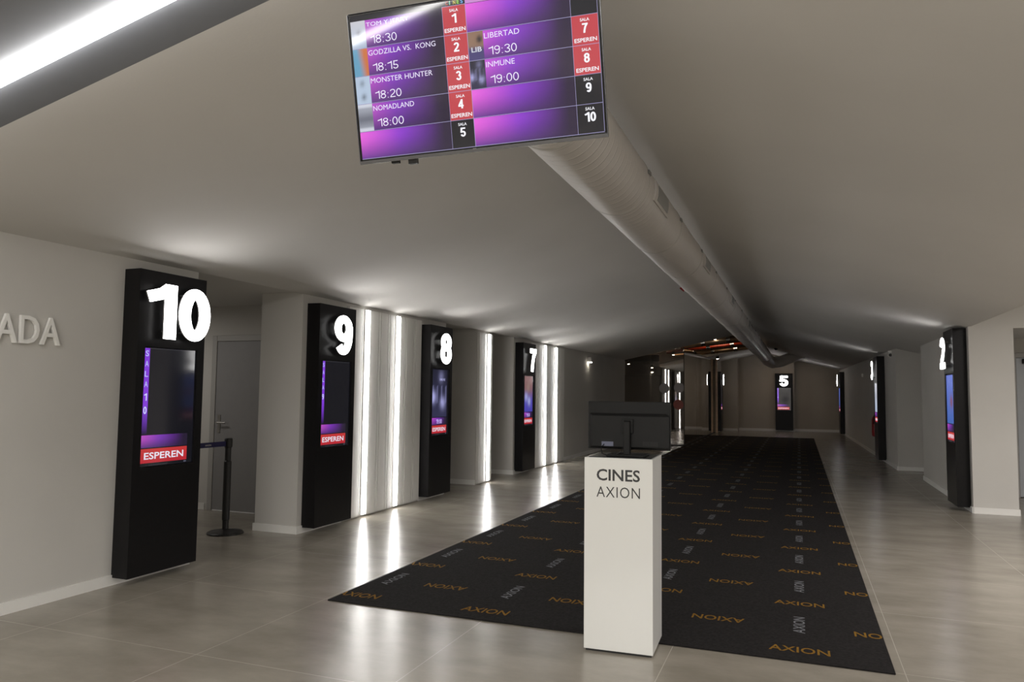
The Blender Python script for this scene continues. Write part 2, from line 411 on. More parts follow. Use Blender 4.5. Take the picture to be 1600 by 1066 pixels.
# grey band across the ceiling with the led line
bm = bmesh.new()
prism(bm, [(XL, 1.8, zl(XL)), (XR, 1.8, ZR), (XR, 1.8, ZR + .12), (XL, 1.8, zl(XL) + .12)], (0, .6, 0))
prism(bm, [(XR, 1.8, ZR), (2.03, 1.8, zr(2.03)), (2.03, 1.8, zr(2.03) + .12), (XR, 1.8, ZR + .12)], (0, .6, 0))
struct('trim_2', bm, MDK)

H3 = 2.6
def walls(name, m, *boxes):
    for a, b in boxes: struct(name, B((a, b)), m)
walls('wall_left', MW, ((XL - .15, -7, 0), (XL, 4.92, H3)), ((-8.9, 4.77, 0), (XL - .15, 4.92, H3)),
      ((XL - .52, 6.36, 0), (XL, 9.70, H3)),                         # pier with cabinets 9 and 8
      ((XL - 3.6, 7.2, 0), (XL - .52, 7.35, H3)),                    # wall holding the door
      ((XL - .45, 10.82, 0), (XL, 11.41, H3)), ((XL - .8, 10.86, 0), (XL - .45, 11.1, H3)),
      ((XL - 1.3, 9.55, 0), (XL - 1.15, 12.6, H3)), ((XL - 1.15, 12.46, 0), (XL - .15, 12.62, H3)), ((XL - .15, 12.46, 0), (XL, 21.6, H3)))
bm = bmesh.new(); box(bm, (-9, -7, 0), (-8.9, 34, 3.8)); struct('wall_outer_left', bm, MW)
bm = bmesh.new(); box(bm, (-9, -7.1, 0), (6.5, -7, 3.6)); struct('wall_back', bm, MW)
bm = bmesh.new(); box(bm, (6.5, -7, 0), (6.6, 34, 3.2)); struct('wall_outer_right', bm, MW)

BH = .075; BT = .014
def bb(bm, p, q):      # skirting on the left-hand side of p->q
    p = Vector((*p, 0)); q = Vector((*q, 0)); d = (q - p).normalized(); n = Vector((-d.y, d.x, 0)) * BT
    prism(bm, [p, q, q + n, p + n], (0, 0, BH))
bm = bmesh.new()
box(bm, (XL, -7, 0), (XL + BT, 4.92, BH)); box(bm, (-8.9, 4.92, 0), (XL + BT, 4.934, BH))
box(bm, (XL, 6.36, 0), (XL + BT, 7.13, BH)); box(bm, (XL - .52, 6.346, 0), (XL + BT, 6.36, BH)); box(bm, (XL - .534, 6.346, 0), (XL - .52, 7.2, BH))
box(bm, (XL, 8.92, 0), (XL + BT, 9.70, BH)); box(bm, (-8.3, 7.186, 0), (-6.72, 7.2, BH))
box(bm, (XL - .45, 10.806, 0), (XL, 10.82, BH)); box(bm, (XL - 1.14, 12.446, 0), (XL + BT, 12.46, BH)); box(bm, (XL, 12.46, 0), (XL + BT, 13.28, BH)); box(bm, (XL, 15.46, 0), (XL + BT, 21.6, BH))
struct('baseboard_left', bm, MBB)

# right wall, walked from near to far
RW = [(2.52, 13.0), (2.52, 10.97), (2.03, 10.97), (2.03, 14.98), (2.26, 14.98), (2.26, 16.67), (1.81, 16.67), (1.77, 19.2), (1.60, 29.0), (1.52, 32.9), (2.9, 32.9), (2.9, 13.2), (2.52, 13.0)]
walls('wall_right', MW, ((2.03, 10.97, 0), (2.52, 13.2, 3.05)), ((2.03, 13.2, 0), (2.26, 14.98, 2.56)), ((2.26, 13.2, 0), (2.9, 16.67, 2.56)),
      ((2.52, 10.97, 2.33), (6.5, 11.12, 3.05)), ((2.52, 13.0, 0), (3.0, 13.2, 2.56)), ((4.0, 13.0, 0), (6.5, 13.2, 2.56)), ((3.0, 13.0, 2.05), (4.0, 13.2, 2.56)))
for a, b in zip(RW[6:9], RW[7:10]):
    bm = bmesh.new(); prism(bm, [(a[0], a[1], 0), (b[0], b[1], 0), (2.9, b[1], 0), (2.9, a[1], 0)], (0, 0, 2.62)); struct('wall_right', bm, MW)
bm = bmesh.new()
P = RW
for i in range(0, 10):
    p, q = Vector((*P[i], 0)), Vector((*P[i + 1], 0)); d = (q - p).normalized(); n = Vector((-d.y, d.x, 0)) * BT
    n = -n if False else n
    prism(bm, [p - d * 0, q, q + n, p + n][::1], (0, 0, BH))
struct('baseboard_right', bm, MBB)
# far end
walls('wall_end', MWARM, ((-2.35, 32.4, 0), (-.17, 32.6, 3.3)), ((-.17, 32.85, 0), (1.7, 33.0, 3.0)), ((-.3, 32.6, 0), (-.17, 33.0, 3.1)),
      ((-2.97, 31.7, 0), (-2.35, 32.6, 3.1)), ((-3.05, 29.8, 0), (-2.97, 32.6, 3.1)), ((-8.9, 33.0, 0), (-2.9, 33.15, 3.1)))
bm = bmesh.new(); box(bm, (-2.35, 32.386, 0), (-.17, 32.4, .1)); box(bm, (-.17, 32.836, 0), (1.53, 32.85, .1)); box(bm, (-2.97, 31.686, 0), (-2.336, 31.7, .1))
struct('baseboard_end', bm, MBB)

# doors
def door(n, x0, x1, y, ztop, mleaf, mframe, handle_left=True):
    r = empty('door_%d' % n, ((x0 + x1) / 2, y, 0), kind='structure'); w = (x1 - x0) / 2
    bm = bmesh.new(); box(bm, (-w - .07, -.03, 0), (-w, 0, ztop + .07)); box(bm, (w, -.03, 0), (w + .07, 0, ztop + .07)); box(bm, (-w, -.03, ztop), (w, 0, ztop + .07))
    obj('door_frame', bm, mframe, r, bevel=.004)
    obj('door_leaf', B(((-w + .004, -.02, .012), (w - .004, -.001, ztop - .004))), mleaf, r)
    s = -1 if handle_left else 1
    bm = bmesh.new(); hx = s * (w - .07); box(bm, (hx - .02, -.028, .93), (hx + .02, -.02, 1.14)); tube(bm, [(hx, -.028, 1.05), (hx, -.07, 1.05), (hx - s * .02, -.075, 1.05), (hx - s * .13, -.07, 1.05)], .009, 8)
    obj('door_handle', bm, MMET, r)
    return r
d1 = door(1, -6.60, -5.72, 7.2, 2.03, MDOOR, MDFR)
obj('door_sweep', B(((-.43, -.026, .002), (.2, -.02, .012))), mat('pale_sweep', (.8, .8, .8), .4), d1)  # pale strip paints the line of light leaking under the door
d2 = door(2, 3.0, 4.0, 13.0, 2.05, MDOORB, MDFR, False)
obj('door_closer', B(((-.42, -.09, 1.96), (-.12, -.02, 2.03))), MPLA, d2)

# ------------------------------------------------------------------ signage cabinets with number and screen
def totem(num, loc, rz, content, label, group='black numbered screen cabinets'):
    r = empty('number_cabinet', loc, rz, label=label, cat='sign', group=group)
    w, d = .335, .155
    bm = bmesh.new(); z0, z1 = .055, 2.35
    # body with a rebate for the screen
    a, b, c0, c1 = -.262, .262, .855, 1.765
    box(bm, (-w, -d, z0), (w, 0, c0)); box(bm, (-w, -d, c1), (w, 0, z1)); box(bm, (-w, -d, c0), (a, 0, c1)); box(bm, (b, -d, c0), (w, 0, c1)); box(bm, (a, -d + .03, c0), (b, 0, c1))
    obj('cabinet_body', bm, MBLK, r)
    # number: face 70 mm off the cabinet on stand-offs
    bm = bmesh.new(); h = .42; dw = .325; tx, ty = .272, .195
    tot = sum(dw * (.83 if q == '1' else 1) for q in num) + .075 * h * (len(num) - 1)
    digits_into(bm, num, -tot / 2, 1.83, dw, h, lambda x, z: (x, -d - .072, z), tx, ty, .075, depth=(0, .008, 0))
    n = obj('number', bm, MNUM, r)
    bm = bmesh.new(); digits_into(bm, num, -tot / 2, 1.83, dw, h, lambda x, z: (x, -d - .0635, z), tx, ty, .075, depth=(0, .012, 0)); obj('backing_plate', bm, MBACK, n)  # added plate keeps the number's back glow off the cabinet face
    n['label'] = 'glowing white number ' + num
    for i, q in enumerate(num):
        cx = -tot / 2 + (.18 if i == 0 else tot - dw * .85) if len(num) > 1 else 0
        for zz in (1.89, 2.19):
            bm = bmesh.new(); tube(bm, [(cx + .02, -d, zz), (cx + .02, -d - .052, zz)], .007, 8); obj('stand_off', bm, MMET, n)
    p = Picture(); x0, x1 = -.255, .2
    p.rect(-.258, .86, .258, 1.76, (.006, .006, .009), y=0)
    bar = lambda: (p.rect(x0, 1.0, x1, 1.095, purple(.9, .12), -.0006, 12, 3), p.rect(x0, .885, x1, .992, REDC, -.0006, 1, 2))
    if content == 'empty':
        vcol = lambda u, v: lerp((.0, .0, .0), (.30, .05, .62), v * 3)
        p.rect(x0, 1.1, x0 + .05, 1.755, lambda u, v: lerp((.01, .005, .02), (.20, .04, .62), v * 3.2), -.0006, 1, 12)
        zz = 1.705
        for ch in 'SALA':
            p.text(ch, x0 + .009, zz - .012, .032, .044, (.45, .5, .9), bold=.01); zz -= .078
        zz -= .012
        for ch in num:
            p.digits(ch, x0 + .025, zz - .025, .03, .056, (.6, .65, 1), tx=.16, ty=.14, center=True); zz -= .10
        bar(); p.rect(x0 + .05, 1.753, x1 + .05, 1.756, (.06, .06, .07), -.0006)
    else:
        k, tm, title = content
        p.rect(x0, 1.105, x1, 1.75, poster(k), -.0006, 14, 22)
        if k == 'night':
            for i in range(9): p.rect(x0 + .05, 1.70 - i * .022, x0 + .10 + .02 * (i % 3), 1.708 - i * .022, (.25, .22, .4))
            p.text(title, -.03, 1.60, .17, .035, (.35, .35, .6), bold=.01)
            p.rect(-.03, 1.50, .19, 1.58, (.14, .14, .32))
        bar()
        if tm: p.digits(tm, (x0 + x1) / 2, 1.015, .034, .06, (.62, .5, .95), tx=.16, ty=.13, gap=.1, center=True)
    p.text('ESPEREN', x0 + .035, .912, .385, .052, (.72, .70, .8), bold=.018)
    p.rect(x0 + .09, .866, x0 + .26, .872, (.1, .1, .12)); p.rect(.17, .868, .198, .878, (.25, .25, .35))
    s = p.build('screen', r); s.location = (0, -d + .012, 0)
    return r
L90, R90 = PI / 2, -PI / 2
TX = XL + .003
totem('10', (TX, 4.515, 0), L90, 'empty', 'tall black cabinet with glowing white number 10, nearest one on the left wall')
totem('9', (TX, 6.77, 0), L90, 'empty', 'tall black cabinet with glowing white number 9 beside the first light strip')
totem('8', (TX, 9.26, 0), L90, ('night', '19:00', 'INMUNE'), 'tall black cabinet with glowing white number 8 and a dark blue film poster')
totem('7', (TX, 12.87, 0), L90, ('portrait', '19:30', ''), 'tall black cabinet with glowing white number 7 on the left wall before two light strips')
totem('6', (-2.967, 30.2, 0), L90, 'empty', 'slim dark cabinet with glowing number 6, just right of the far glass partition')
totem('5', (-.57, 32.397, 0), 0, 'empty', 'black cabinet with glowing number 5 facing the camera on the far end wall')
totem('4', (1.562, 30.6, 0), R90 + .0205, ('blue', '', ''), 'narrow dark cabinet with glowing number 4 in the far right corner')
totem('3', (1.770, 18.75, 0), R90 + .0158, ('pale', '', ''), 'narrow dark cabinet with glowing number 3 on the right wall below the camera')
totem('2', (2.027, 11.42, 0), R90, ('blue', '', ''), 'large dark cabinet with glowing number 2, nearest one on the right wall')

# ------------------------------------------------------------------ led strips and grooved white panels on the left wall
def panel(y0, y1, grooves, label):
    t = tag(obj('wall_panel', bmesh.new(), MPAN), label, 'panel', 'white wall panels between the cabinets')
    return t
PY = [
    ((7.16, 8.90), (7.44, 7.60, 7.80, 7.85, 8.02, 8.07, 8.16, 8.32, 8.44, 8.49, 8.68, 8.73), 'wide white grooved wall panel between cabinets 9 and 8'),
    ((10.84, 11.39), (11.04, 11.36), 'narrow white wall panel on the free pier between cabinets 8 and 7'),
    ((13.30, 15.44), (13.62, 13.72, 13.98, 14.20, 14.40, 14.48, 14.70, 14.90, 15.12, 15.20), 'wide white grooved wall panel beyond cabinet 7'),
]
for (y0, y1), gr, lab in PY:
    e = sorted(set([y0] + [g for g in gr] + [y1])); bm = bmesh.new()
    box(bm, (XL + .001, y0, .02), (XL + .018, y1, 2.40))
    for a, b in zip(e[:-1], e[1:]): box(bm, (XL + .018, a + .005, .02), (XL + .034, b - .005, 2.40))
    tag(obj('wall_panel', bm, MPAN, bevel=.002), lab, 'panel', 'white grooved wall panels')
for y, lab in ((7.52, 'tall glowing white light strip right beside cabinet 9, nearest of the five'),
               (8.24, 'tall glowing white light strip midway between cabinets 9 and 8'),
               (11.20, 'single tall glowing light strip on the narrow pier between cabinets 8 and 7'),
               (14.08, 'thin glowing light strip first beyond cabinet 7'),
               (14.80, 'thin glowing light strip second beyond cabinet 7, farthest of the five')):
    t = empty('light_strip', (XL + .034, y, 0), label=lab, cat='light', group='vertical light strips on the left wall')
    obj('housing', B(((0, -.045, .03), (.012, .045, 2.395))), MBB, t)
    obj('diffuser', B(((.012, -.034, .035), (.032, .034, 2.39))), MLED, t, bevel=.004)

# ADA: end of the raised wall lettering
bm = bmesh.new()
fm = lambda y, z: (XL + .004, y, z)
text_into(bm, 'ENTRADA', 2.70, 1.735, .96, .185, fm, bold=.004, space=1.05, depth=(.022, 0, 0))
tag(obj('wall_lettering', bm, MSIGN), 'raised white wall lettering ending in ADA on the left wall', 'sign')

# ------------------------------------------------------------------ ceiling led line on the grey band
t = empty('ceiling_light_strip', (XR, 2.12, ZR), label='long glowing white light line in the grey ceiling band, top left corner', cat='light')
for sgn, xe, ze in ((-1, XL + .05, zl(XL + .05)), (1, 1.95, zr(1.95))):
    bm = bmesh.new(); dx, dz = xe - XR, ze - ZR
    prism(bm, [(0, -.024, -.006), (dx, -.024, dz - .006), (dx, -.024, dz - .036), (0, -.024, -.036)], (0, .048, 0)); obj('diffuser', bm, MLEDC, t)
t = empty('ceiling_light_strip', (-2.1, .62, zl(-2.1)), label='slanting white light strip that shows as a streak reflected in the television', cat='light')
bm = bmesh.new(); q0 = (-.75, -.40, -.75 * SL); q1 = (.75, .40, .75 * SL)
prism(bm, [(q0[0], q0[1], q0[2] - .004), (q1[0], q1[1], q1[2] - .004), (q1[0], q1[1], q1[2] - .03), (q0[0], q0[1], q0[2] - .03)], (-.012, .022, 0)); obj('diffuser', bm, MLEDC, t)
# ------------------------------------------------------------------ hanging tv
def tv():
    yaw, ti, ro = 0.13503, 0.17856, -0.04531
    r = empty('hanging_screen', (-1.1264, 2.4967, 2.6448), label='large flat television showing purple film times, hung high below the ceiling', cat='television')
    r.rotation_mode = 'QUATERNION'
    m = Matrix.Rotation(yaw, 3, 'Z') @ Matrix.Rotation(ti, 3, 'X') @ Matrix.Rotation(ro, 3, 'Y'); r.rotation_quaternion = m.to_quaternion()
    w, h = .485, .2837
    bm = bmesh.new(); box(bm, (-w + .006, .012, -h + .006), (w - .006, .04, h - .006)); box(bm, (-.28, .04, -.22), (.28, .075, .1)); obj('tv_back', bm, MPLA, r, bevel=.004)
    bm = bmesh.new(); bz = .0075
    box(bm, (-w, -.004, h - bz), (w, .014, h)); box(bm, (-w, -.004, -h), (w, .014, -h + .014)); box(bm, (-w, -.004, -h + .014), (-w + bz, .014, h - bz)); box(bm, (w - bz, -.004, -h + .014), (w, .014, h - bz))
    obj('bezel', bm, MPLB, r, bevel=.002)
    bm = bmesh.new(); box(bm, (-w - .003, -.008, -h - .004), (w + .003, -.004, -h + .009)); box(bm, (-w - .004, -.008, -h), (-w - .001, .02, h)); box(bm, (w + .001, -.008, -h), (w + .004, .02, h)); box(bm, (-w, -.007, h + .001), (w, .02, h + .003))
    obj('protective_film_edge', bm, MFIN, r, bevel=.001)
    bm = bmesh.new(); box(bm, (-.29, .0, -h - .02), (-.255, .02, -h)); obj('infrared_sensor', bm, MPLB, r)
    bm = bmesh.new(); box(bm, (-.36, .0, -h - .011), (-.33, .02, -h)); obj('standby_light', bm, MPLA, r)
    bm = bmesh.new(); text_into(bm, 'TD', -.025, -h + .003, .016, .007, lambda a, b: (a, -.0045, b), bold=.03); box(bm, (-.006, -.0046, -h + .005), (.012, -.0045, -h + .007)); obj('maker_mark', bm, MBB, r)
    # bracket and pole to the ceiling
    obj('mounting_bracket', B(((-.15, .04, -.08), (.15, .085, .12))), MMET, r)
    p = Picture(); T = .257; RH = .1048; X = (-.478, -.418, -.104, -.013, .047, .380, .477)
    p.rect(-.478, -.270, .4775, .2765, (.012, .012, .016), y=0)
    rows = ('1', '2', '3', '4', '5'); right = ('6', '7', '8', '9', '10')
    tl = ('TOM Y JERRY', 'GODZILLA VS.  KONG', 'MONSTER HUNTER', 'NOMADLAND', None); tt = ('18:30', '18:15', '18:20', '18:00', None); tw = (.176, .274, .253, .169, 0)
    kl = ('pale', 'clash', 'frost', 'plain', None)
    tr = (None, 'LIBERTAD', 'INMUNE', None, None); tq = (None, '19:30', '19:00', None, None); trw = (0, .135, .11, 0, 0); kr = (None, 'brown', 'night', None, None)
    for i in range(5):
        z1 = T - RH * i; z0 = z1 - RH
        for side in (0, 1):
            xp, xa, xb, xc = (X[0], X[1], X[2], X[3]) if side == 0 else (X[3], X[4], X[5], X[6])
            ti_ = (tl, tr)[side][i]; tm = (tt, tq)[side][i]; k = (kl, kr)[side][i]; n = (rows, right)[side][i]
            if k: p.rect(xp, z0 + .001, xa, z1 - .001, poster(k), -.0006, 8, 12)
            xs = xa if k else xp
            p.rect(xs, z0, xb, z1 - .0015, purple(1.25 if side or i == 4 else 1.0, 0 if not k else .2), -.0006, 14, 6)
            if k == 'brown': p.text('LIB', xp + .012, z0 + .03, .04, .018, (.6, .62, .7), bold=.02)
            if ti_: p.text(ti_, xs + .004, z0 + .074, (tw, trw)[side][i], .0195, (.80, .76, .95))
            if tm: p.digits(tm, xs + .018, z0 + .013, .0215, .03, (.85, .82, .98), tx=.11, ty=.095, gap=.13)
            red = tm is not None
            if red: p.rect(xb, z0, xc, z1, lambda u, v: (.50, .055, .07), -.0006)
            cx = (xb + xc) / 2
            p.rect(xp, z0 - .0008, xc, z0 + .0008, LINE, -.0009)
            if n == '6': continue
            p.text('SALA', cx - .017, z1 - .022, .034, .011, (.85, .85, .9), bold=.02)
            p.digits(n, cx, z1 - .063, .021, .034, (.9, .9, .95), tx=.21, ty=.17, center=True, gap=.06)
            if red: p.text('ESPEREN', cx - .041, z0 + .010, .082, .0145, (.85, .85, .9), bold=.02)
            pass
        p.rect(X[2] - .0006, z0, X[2] + .0006, z1, LINE, -.0009); p.rect(X[3] - .0008, z0, X[3] + .0008, z1, LINE, -.0009); p.rect(X[5] - .0006, z0, X[5] + .0006, z1, LINE, -.0009)
    p.rect(X[2], T - .0008, X[3], T + .0008, LINE, -.0009); p.rect(X[6] - .0008, -.265, X[6] + .0006, .27, LINE, -.0009)
    for ch, c, i in (('C', (.4, .05, .03), 0), ('I', (.2, .6, .4), 1), ('N', (.6, .5, .1), 2), ('E', (.3, .6, .1), 3), ('S', (.15, .4, .8), 4)):
        p.text(ch, -.088 + i * .0145, .261, .010 if ch != 'I' else .003, .014, c, bold=.03)
    p.rect(X[3], T, X[5], .276, (.55, .25, .6), -.0006)
    s = p.build('screen', r); s.location = (0, -.0035, 0)
    bm = bmesh.new(); top = m.inverted() @ (Vector((-1.13, 2.62, zl(-1.3) + .05)) - Vector((-1.1264, 2.4967, 2.6448)))
    tube(bm, [(0, .075, .05), (0, .11, .08), tuple(top)], .018, 12); obj('ceiling_pole', bm, MMET, r)
tv()

# ------------------------------------------------------------------ ventilation duct
DC = (-1.10, 2.835); DR = .214
r = empty('ventilation_duct', (DC[0], 0, DC[1]), label='long round grey ventilation duct running under the ceiling ridge', cat='duct')
bm = bmesh.new()
y_end = 27.4; pts = [(0, 3.0 + i * .8, 0) for i in range(31)]
N_ = 48; rings = []
for i in range(62):
    y = 3.0 + (y_end - 3.0) * i / 61; rings.append([bm.verts.new((DR * math.cos(2 * PI * k / N_), y, DR * math.sin(2 * PI * k / N_))) for k in range(N_)])
for a, b in zip(rings[:-1], rings[1:]):
    for k in range(N_): bm.faces.new((a[k], a[(k + 1) % N_], b[(k + 1) % N_], b[k]))
bm.faces.new(rings[0][::-1])
obj('duct_pipe', bm, MDUCT, r, smooth=True)
# elbow and branch at the far end
bm = bmesh.new(); arcp = [(0, 27.3, 0), (.0, 27.7, -.03), (.06, 28.1, -.12), (.22, 28.45, -.2), (.5, 28.6, -.16), (.85, 28.65, -.02), (1.25, 28.65, .12)]
tube(bm, arcp, [.214, .214, .212, .21, .2, .19, .18], 32); obj('branch_elbow', bm, MDUCT, r, smooth=True)
# coupling seams and straps
seams = [4.55, 4.83, 6.1, 7.45, 8.9, 10.4, 12.0, 13.8, 15.8, 18.0, 20.4, 23.0, 25.6]
seams = [3.35, 4.75, 6.15, 7.55, 8.95, 10.35, 11.75, 13.15, 14.55, 15.95, 17.35, 18.75, 20.15, 21.55, 22.95, 24.35, 25.75, 27.15]
for y in seams:
    bm = bmesh.new(); rr = []
    for yy, q in ((y - .012, .0), (y - .006, .004), (y + .006, .004), (y + .012, 0)):
        rr.append([bm.verts.new(((DR + q) * math.cos(2 * PI * k / N_), yy, (DR + q) * math.sin(2 * PI * k / N_))) for k in range(N_)])
    for a, b in zip(rr[:-1], rr[1:]):
        for k in range(N_): bm.faces.new((a[k], a[(k + 1) % N_], b[(k + 1) % N_], b[k]))
    s = obj('coupling_band', bm, MSEAM, r, smooth=True)
    for sg in (-1, 1):
        bm = bmesh.new(); a = math.radians(90 - sg * 78)
        c = Vector(((DR + .006) * math.cos(a), y, (DR + .006) * math.sin(a))); box(bm, (c.x - .006, y - .035, c.z - .012), (c.x + .006, y + .035, c.z + .012))
        obj('clamp', bm, MDUCTD, s)
    bm = bmesh.new(); tube(bm, [(-.1, y, DR * .85), (-.1, y, zl(DC[0] - .1) - DC[1] + .01)], .003, 6); obj('hanger', bm, MDUCTD, s)
def hatch(y, ln, a0, a1):
    bm = bmesh.new(); n = 8
    def patch(q, ya, yb, b0, b1, mi, th):
        g = []
        for i in range(n + 1):
            a = math.radians(b0 + (b1 - b0) * i / n); g.append([bm.verts.new(((DR + rr) * math.cos(a), yy, (DR + rr) * math.sin(a))) for rr, yy in ((th, ya), (q, ya), (q, yb), (th, yb))])
        for i in range(n):
            for k in range(3): bm.faces.new((g[i][k], g[i][k + 1], g[i + 1][k + 1], g[i + 1][k])).material_index = mi
        for e in (g[0], g[-1]): bm.faces.new(e).material_index = mi
    patch(.012, y, y + ln, a0, a1, 0, -.002)
    patch(.016, y + ln * .14, y + ln * .86, a0 + (a1 - a0) * .14, a1 - (a1 - a0) * .14, 1, .01)
    obj('access_hatch', bm, [MBB if False else MDUCT, MHAT], r)
hatch(4.95, .55, -22, 14); hatch(7.75, .55, -20, 14); hatch(10.9, .55, -20, 14); hatch(14.8, .55, -20, 14)

# ------------------------------------------------------------------ carpet
CX0, CX1, CY0, CY1 = -3.062, .452, 4.465, 27.6
r = empty('carpet_runner', ((CX0 + CX1) / 2, CY0, 0), label='long dark carpet runner with gold and grey AXION lettering on the tiled floor', cat='carpet')
ox, oy = (CX0 + CX1) / 2, CY0
bm = B(((CX0 - ox, 0, .0005), (CX1 - ox, CY1 - oy, .009))); obj('carpet_pile', bm, MCARP, r, bevel=.004)
bm = bmesh.new()
for k in range(23):
    for x in (-2.925, -1.955, -.985, -.02):
        w, h = .325, .10; yc = 4.65 + 1.012 * k
        text_into(bm, 'AXION', x - w / 2 - ox, yc - h / 2 - oy, w, h, lambda a, b: (a, b, .0102), bold=.012, mi=0)
        yg = 5.145 + 1.012 * k
        text_into(bm, 'AXION', yg - .17 - oy, 0, .35, .07, lambda a, b, x=x: (x + .035 - ox - b, a, .0102), bold=.012, mi=1)
    for x in (-2.46, -1.485, -.51, .455):
        w, h = .325, .10; yc = 5.09 + 1.012 * k
        text_into(bm, 'AXION', 0, 0, w, h, lambda a, b, x=x, yc=yc: (x + w / 2 - a - ox, yc + h / 2 - b - oy, .0102), bold=.012, mi=0)
for co, no in (((CX0 + .006 - ox, 0, 0), (-1, 0, 0)), ((CX1 - .006 - ox, 0, 0), (1, 0, 0)), ((0, CY1 - oy - .01, 0), (0, 1, 0))):
    bmesh.ops.bisect_plane(bm, geom=bm.verts[:] + bm.edges[:] + bm.faces[:], plane_co=co, plane_no=no, clear_outer=True)
for f in bm.faces:
    f.normal_update()
    if f.normal.z < 0: f.normal_flip()
me = bpy.data.meshes.new('woven_lettering'); bm.to_mesh(me); bm.free(); me.materials.append(MGOLD); me.materials.append(MSILV)
o = bpy.data.objects.new('woven_lettering', me); COL.objects.link(o); o.parent = r; o['label'] = 'gold and grey woven lettering'

# ------------------------------------------------------------------ podium and monitor
ang = math.atan2(4.214 - 4.199, -.77 + 1.159)
pr = empty('podium', (-.9645, 4.2065, 0), ang, label='white box podium lettered CINES AXION in front of the carpet', cat='podium')
pw, pd, ph = .195, .368, 1.084
bm = B(((-pw, 0, .0125), (pw, pd, ph))); obj('podium_box', bm, MPOD, pr, bevel=.0025)
obj('plinth', B(((-pw + .01, .01, .0), (pw - .01, .22, .0125))), MGAP, pr)
bm = bmesh.new(); fm = lambda a, b: (a, -.0012, b)
text_into(bm, 'CINES', -.123, .955, .247, .066, fm, bold=.018, depth=(0, .001, 0)); text_into(bm, 'AXION', -.123, .862, .247, .060, fm, bold=-.004, space=1.1, depth=(0, .001, 0))
obj('lettering', bm, MTXT, pr)
obj('top_plate', B(((-pw + .02, .02, ph), (pw - .012, pd - .012, ph + .003))), MPLB, pr)
mr = empty('monitor', (-.945, 4.385, ph + .003), .02, label='black computer monitor seen from behind, standing on the white podium', cat='monitor')
bm = bmesh.new(); w = .245; z0 = .035; z1 = .317
box(bm, (-w, .012, z0), (w, .03, z1)); obj('monitor_frame', bm, MPLA, mr, bevel=.004)
obj('monitor_screen', B(((-w + .008, .03, z0 + .018), (w - .008, .032, z1 - .008))), MPLB, mr)
bm = bmesh.new(); prism(bm, [(-w + .012, .012, z0 + .004), (-w + .03, -.018, z0 + .014), (-w + .03, -.018, z1 - .085), (-w + .008, .012, z1 - .068)], (2 * w - .03, 0, 0))
obj('rear_cover', bm, MPLA, mr, bevel=.004)
bm = bmesh.new()
for i in range(9): box(bm, (-.16 + i * .008, -.0195, z0 + .035), (-.157 + i * .008, -.018, z0 + .06))
for i in range(10): box(bm, (.09 + i * .009, -.0195, z0 + .025), (.095 + i * .009, -.018, z0 + .05))
obj('vent_slots', bm, MGAP, mr)
obj('label_sticker', B(((-.155, -.0197, z0 + .018), (-.085, -.0182, z0 + .045))), MSTK, mr)
bm = bmesh.new(); prism(bm, [(-.021, -.018, .21), (.021, -.018, .21), (.019, -.052, .2), (-.019, -.052, .2)], (0, 0, -.195)); box(bm, (-.035, -.03, .13), (.035, -.016, .215)); obj('stand_neck', bm, MPLA, mr, bevel=.004)
bm = bmesh.new(); box(bm, (-.11, -.10, .0), (.11, .09, .012)); obj('stand_base', bm, MPLA, mr, bevel=.004)
bm = bmesh.new(); tube(bm, [(-.14, -.018, z0 + .03), (-.15, -.05, z0 + .01), (-.14, -.08, z0 - .02), (-.11, -.09, z0 - .028), (-.06, -.08, z0 - .026), (-.03, -.06, z0 - .01), (-.02, -.045, z0 + .02)], .0028, 8); obj('cable', bm, MPLB, mr)

# ------------------------------------------------------------------ stanchion with belt
sr = empty('barrier_post', (-5.42, 6.10, 0), label='black barrier post with navy belt beside the grey door', cat='barrier')
bm = bmesh.new(); lathe(bm, [(.175, 0), (.175, .012), (.165, .022), (.10, .032), (.035, .045)], 40); obj('weighted_base', bm, MPOST, sr, smooth=False)
bm = bmesh.new(); lathe(bm, [(.031, .04), (.031, .13), (.037, .14), (.037, .72), (.030, .73), (.030, .90)], 28); obj('post', bm, MPOST, sr)
bm = bmesh.new(); lathe(bm, [(.034, .86), (.04, .87), (.04, .945), (.034, .955)], 28); obj('belt_head', bm, MPOST, sr)
bm = bmesh.new(); box(bm, (-.001, -1.16, .875), (.001, -.038, .925)); o = obj('belt', bm, MBELT, sr); o['label'] = 'navy blue pull-out belt'
bm = bmesh.new(); text_into(bm, 'AXION', -.32, .89, .08, .016, lambda a, b: (.0016, a, b), bold=.01); obj('belt_print', bm, MSIGN, o)

# ------------------------------------------------------------------ small fixtures
r = empty('wall_spotlight', (XL, 17.5, 2.2), label='small white spotlight on the left wall before the glass partition', cat='light')
obj('spotlight_box', B(((0, -.05, .01), (.09, .05, .12))), MBB, r, bevel=.01); obj('spotlight_lens', B(((.02, -.04, -.012), (.085, .04, .01))), MDL, r)
r = empty('security_camera', (1.80, 17.3, 2.41), label='small round security camera under the ceiling by cabinet 3', cat='camera')
bm = bmesh.new(); lathe(bm, [(.06, 0), (.06, -.03), (.045, -.045)], 24); obj('camera_mount', bm, MPAN, r)
bm = bmesh.new(); tube(bm, [(0, 0, -.04), (-.01, -.02, -.07)], .03, 12); tube(bm, [(0, .05, -.085), (-.02, -.07, -.095)], .045, 20); obj('camera_body', bm, MPAN, r, smooth=False)
bm = bmesh.new(); tube(bm, [(-.02, -.068, -.095), (-.021, -.075, -.095)], .034, 20); obj('camera_lens', bm, MPLB, r)
r = empty('fire_sprinkler', (-1.62, 11.6, zl(-1.62)), label='small red alarm sounder on the ceiling left of the duct', cat='alarm')
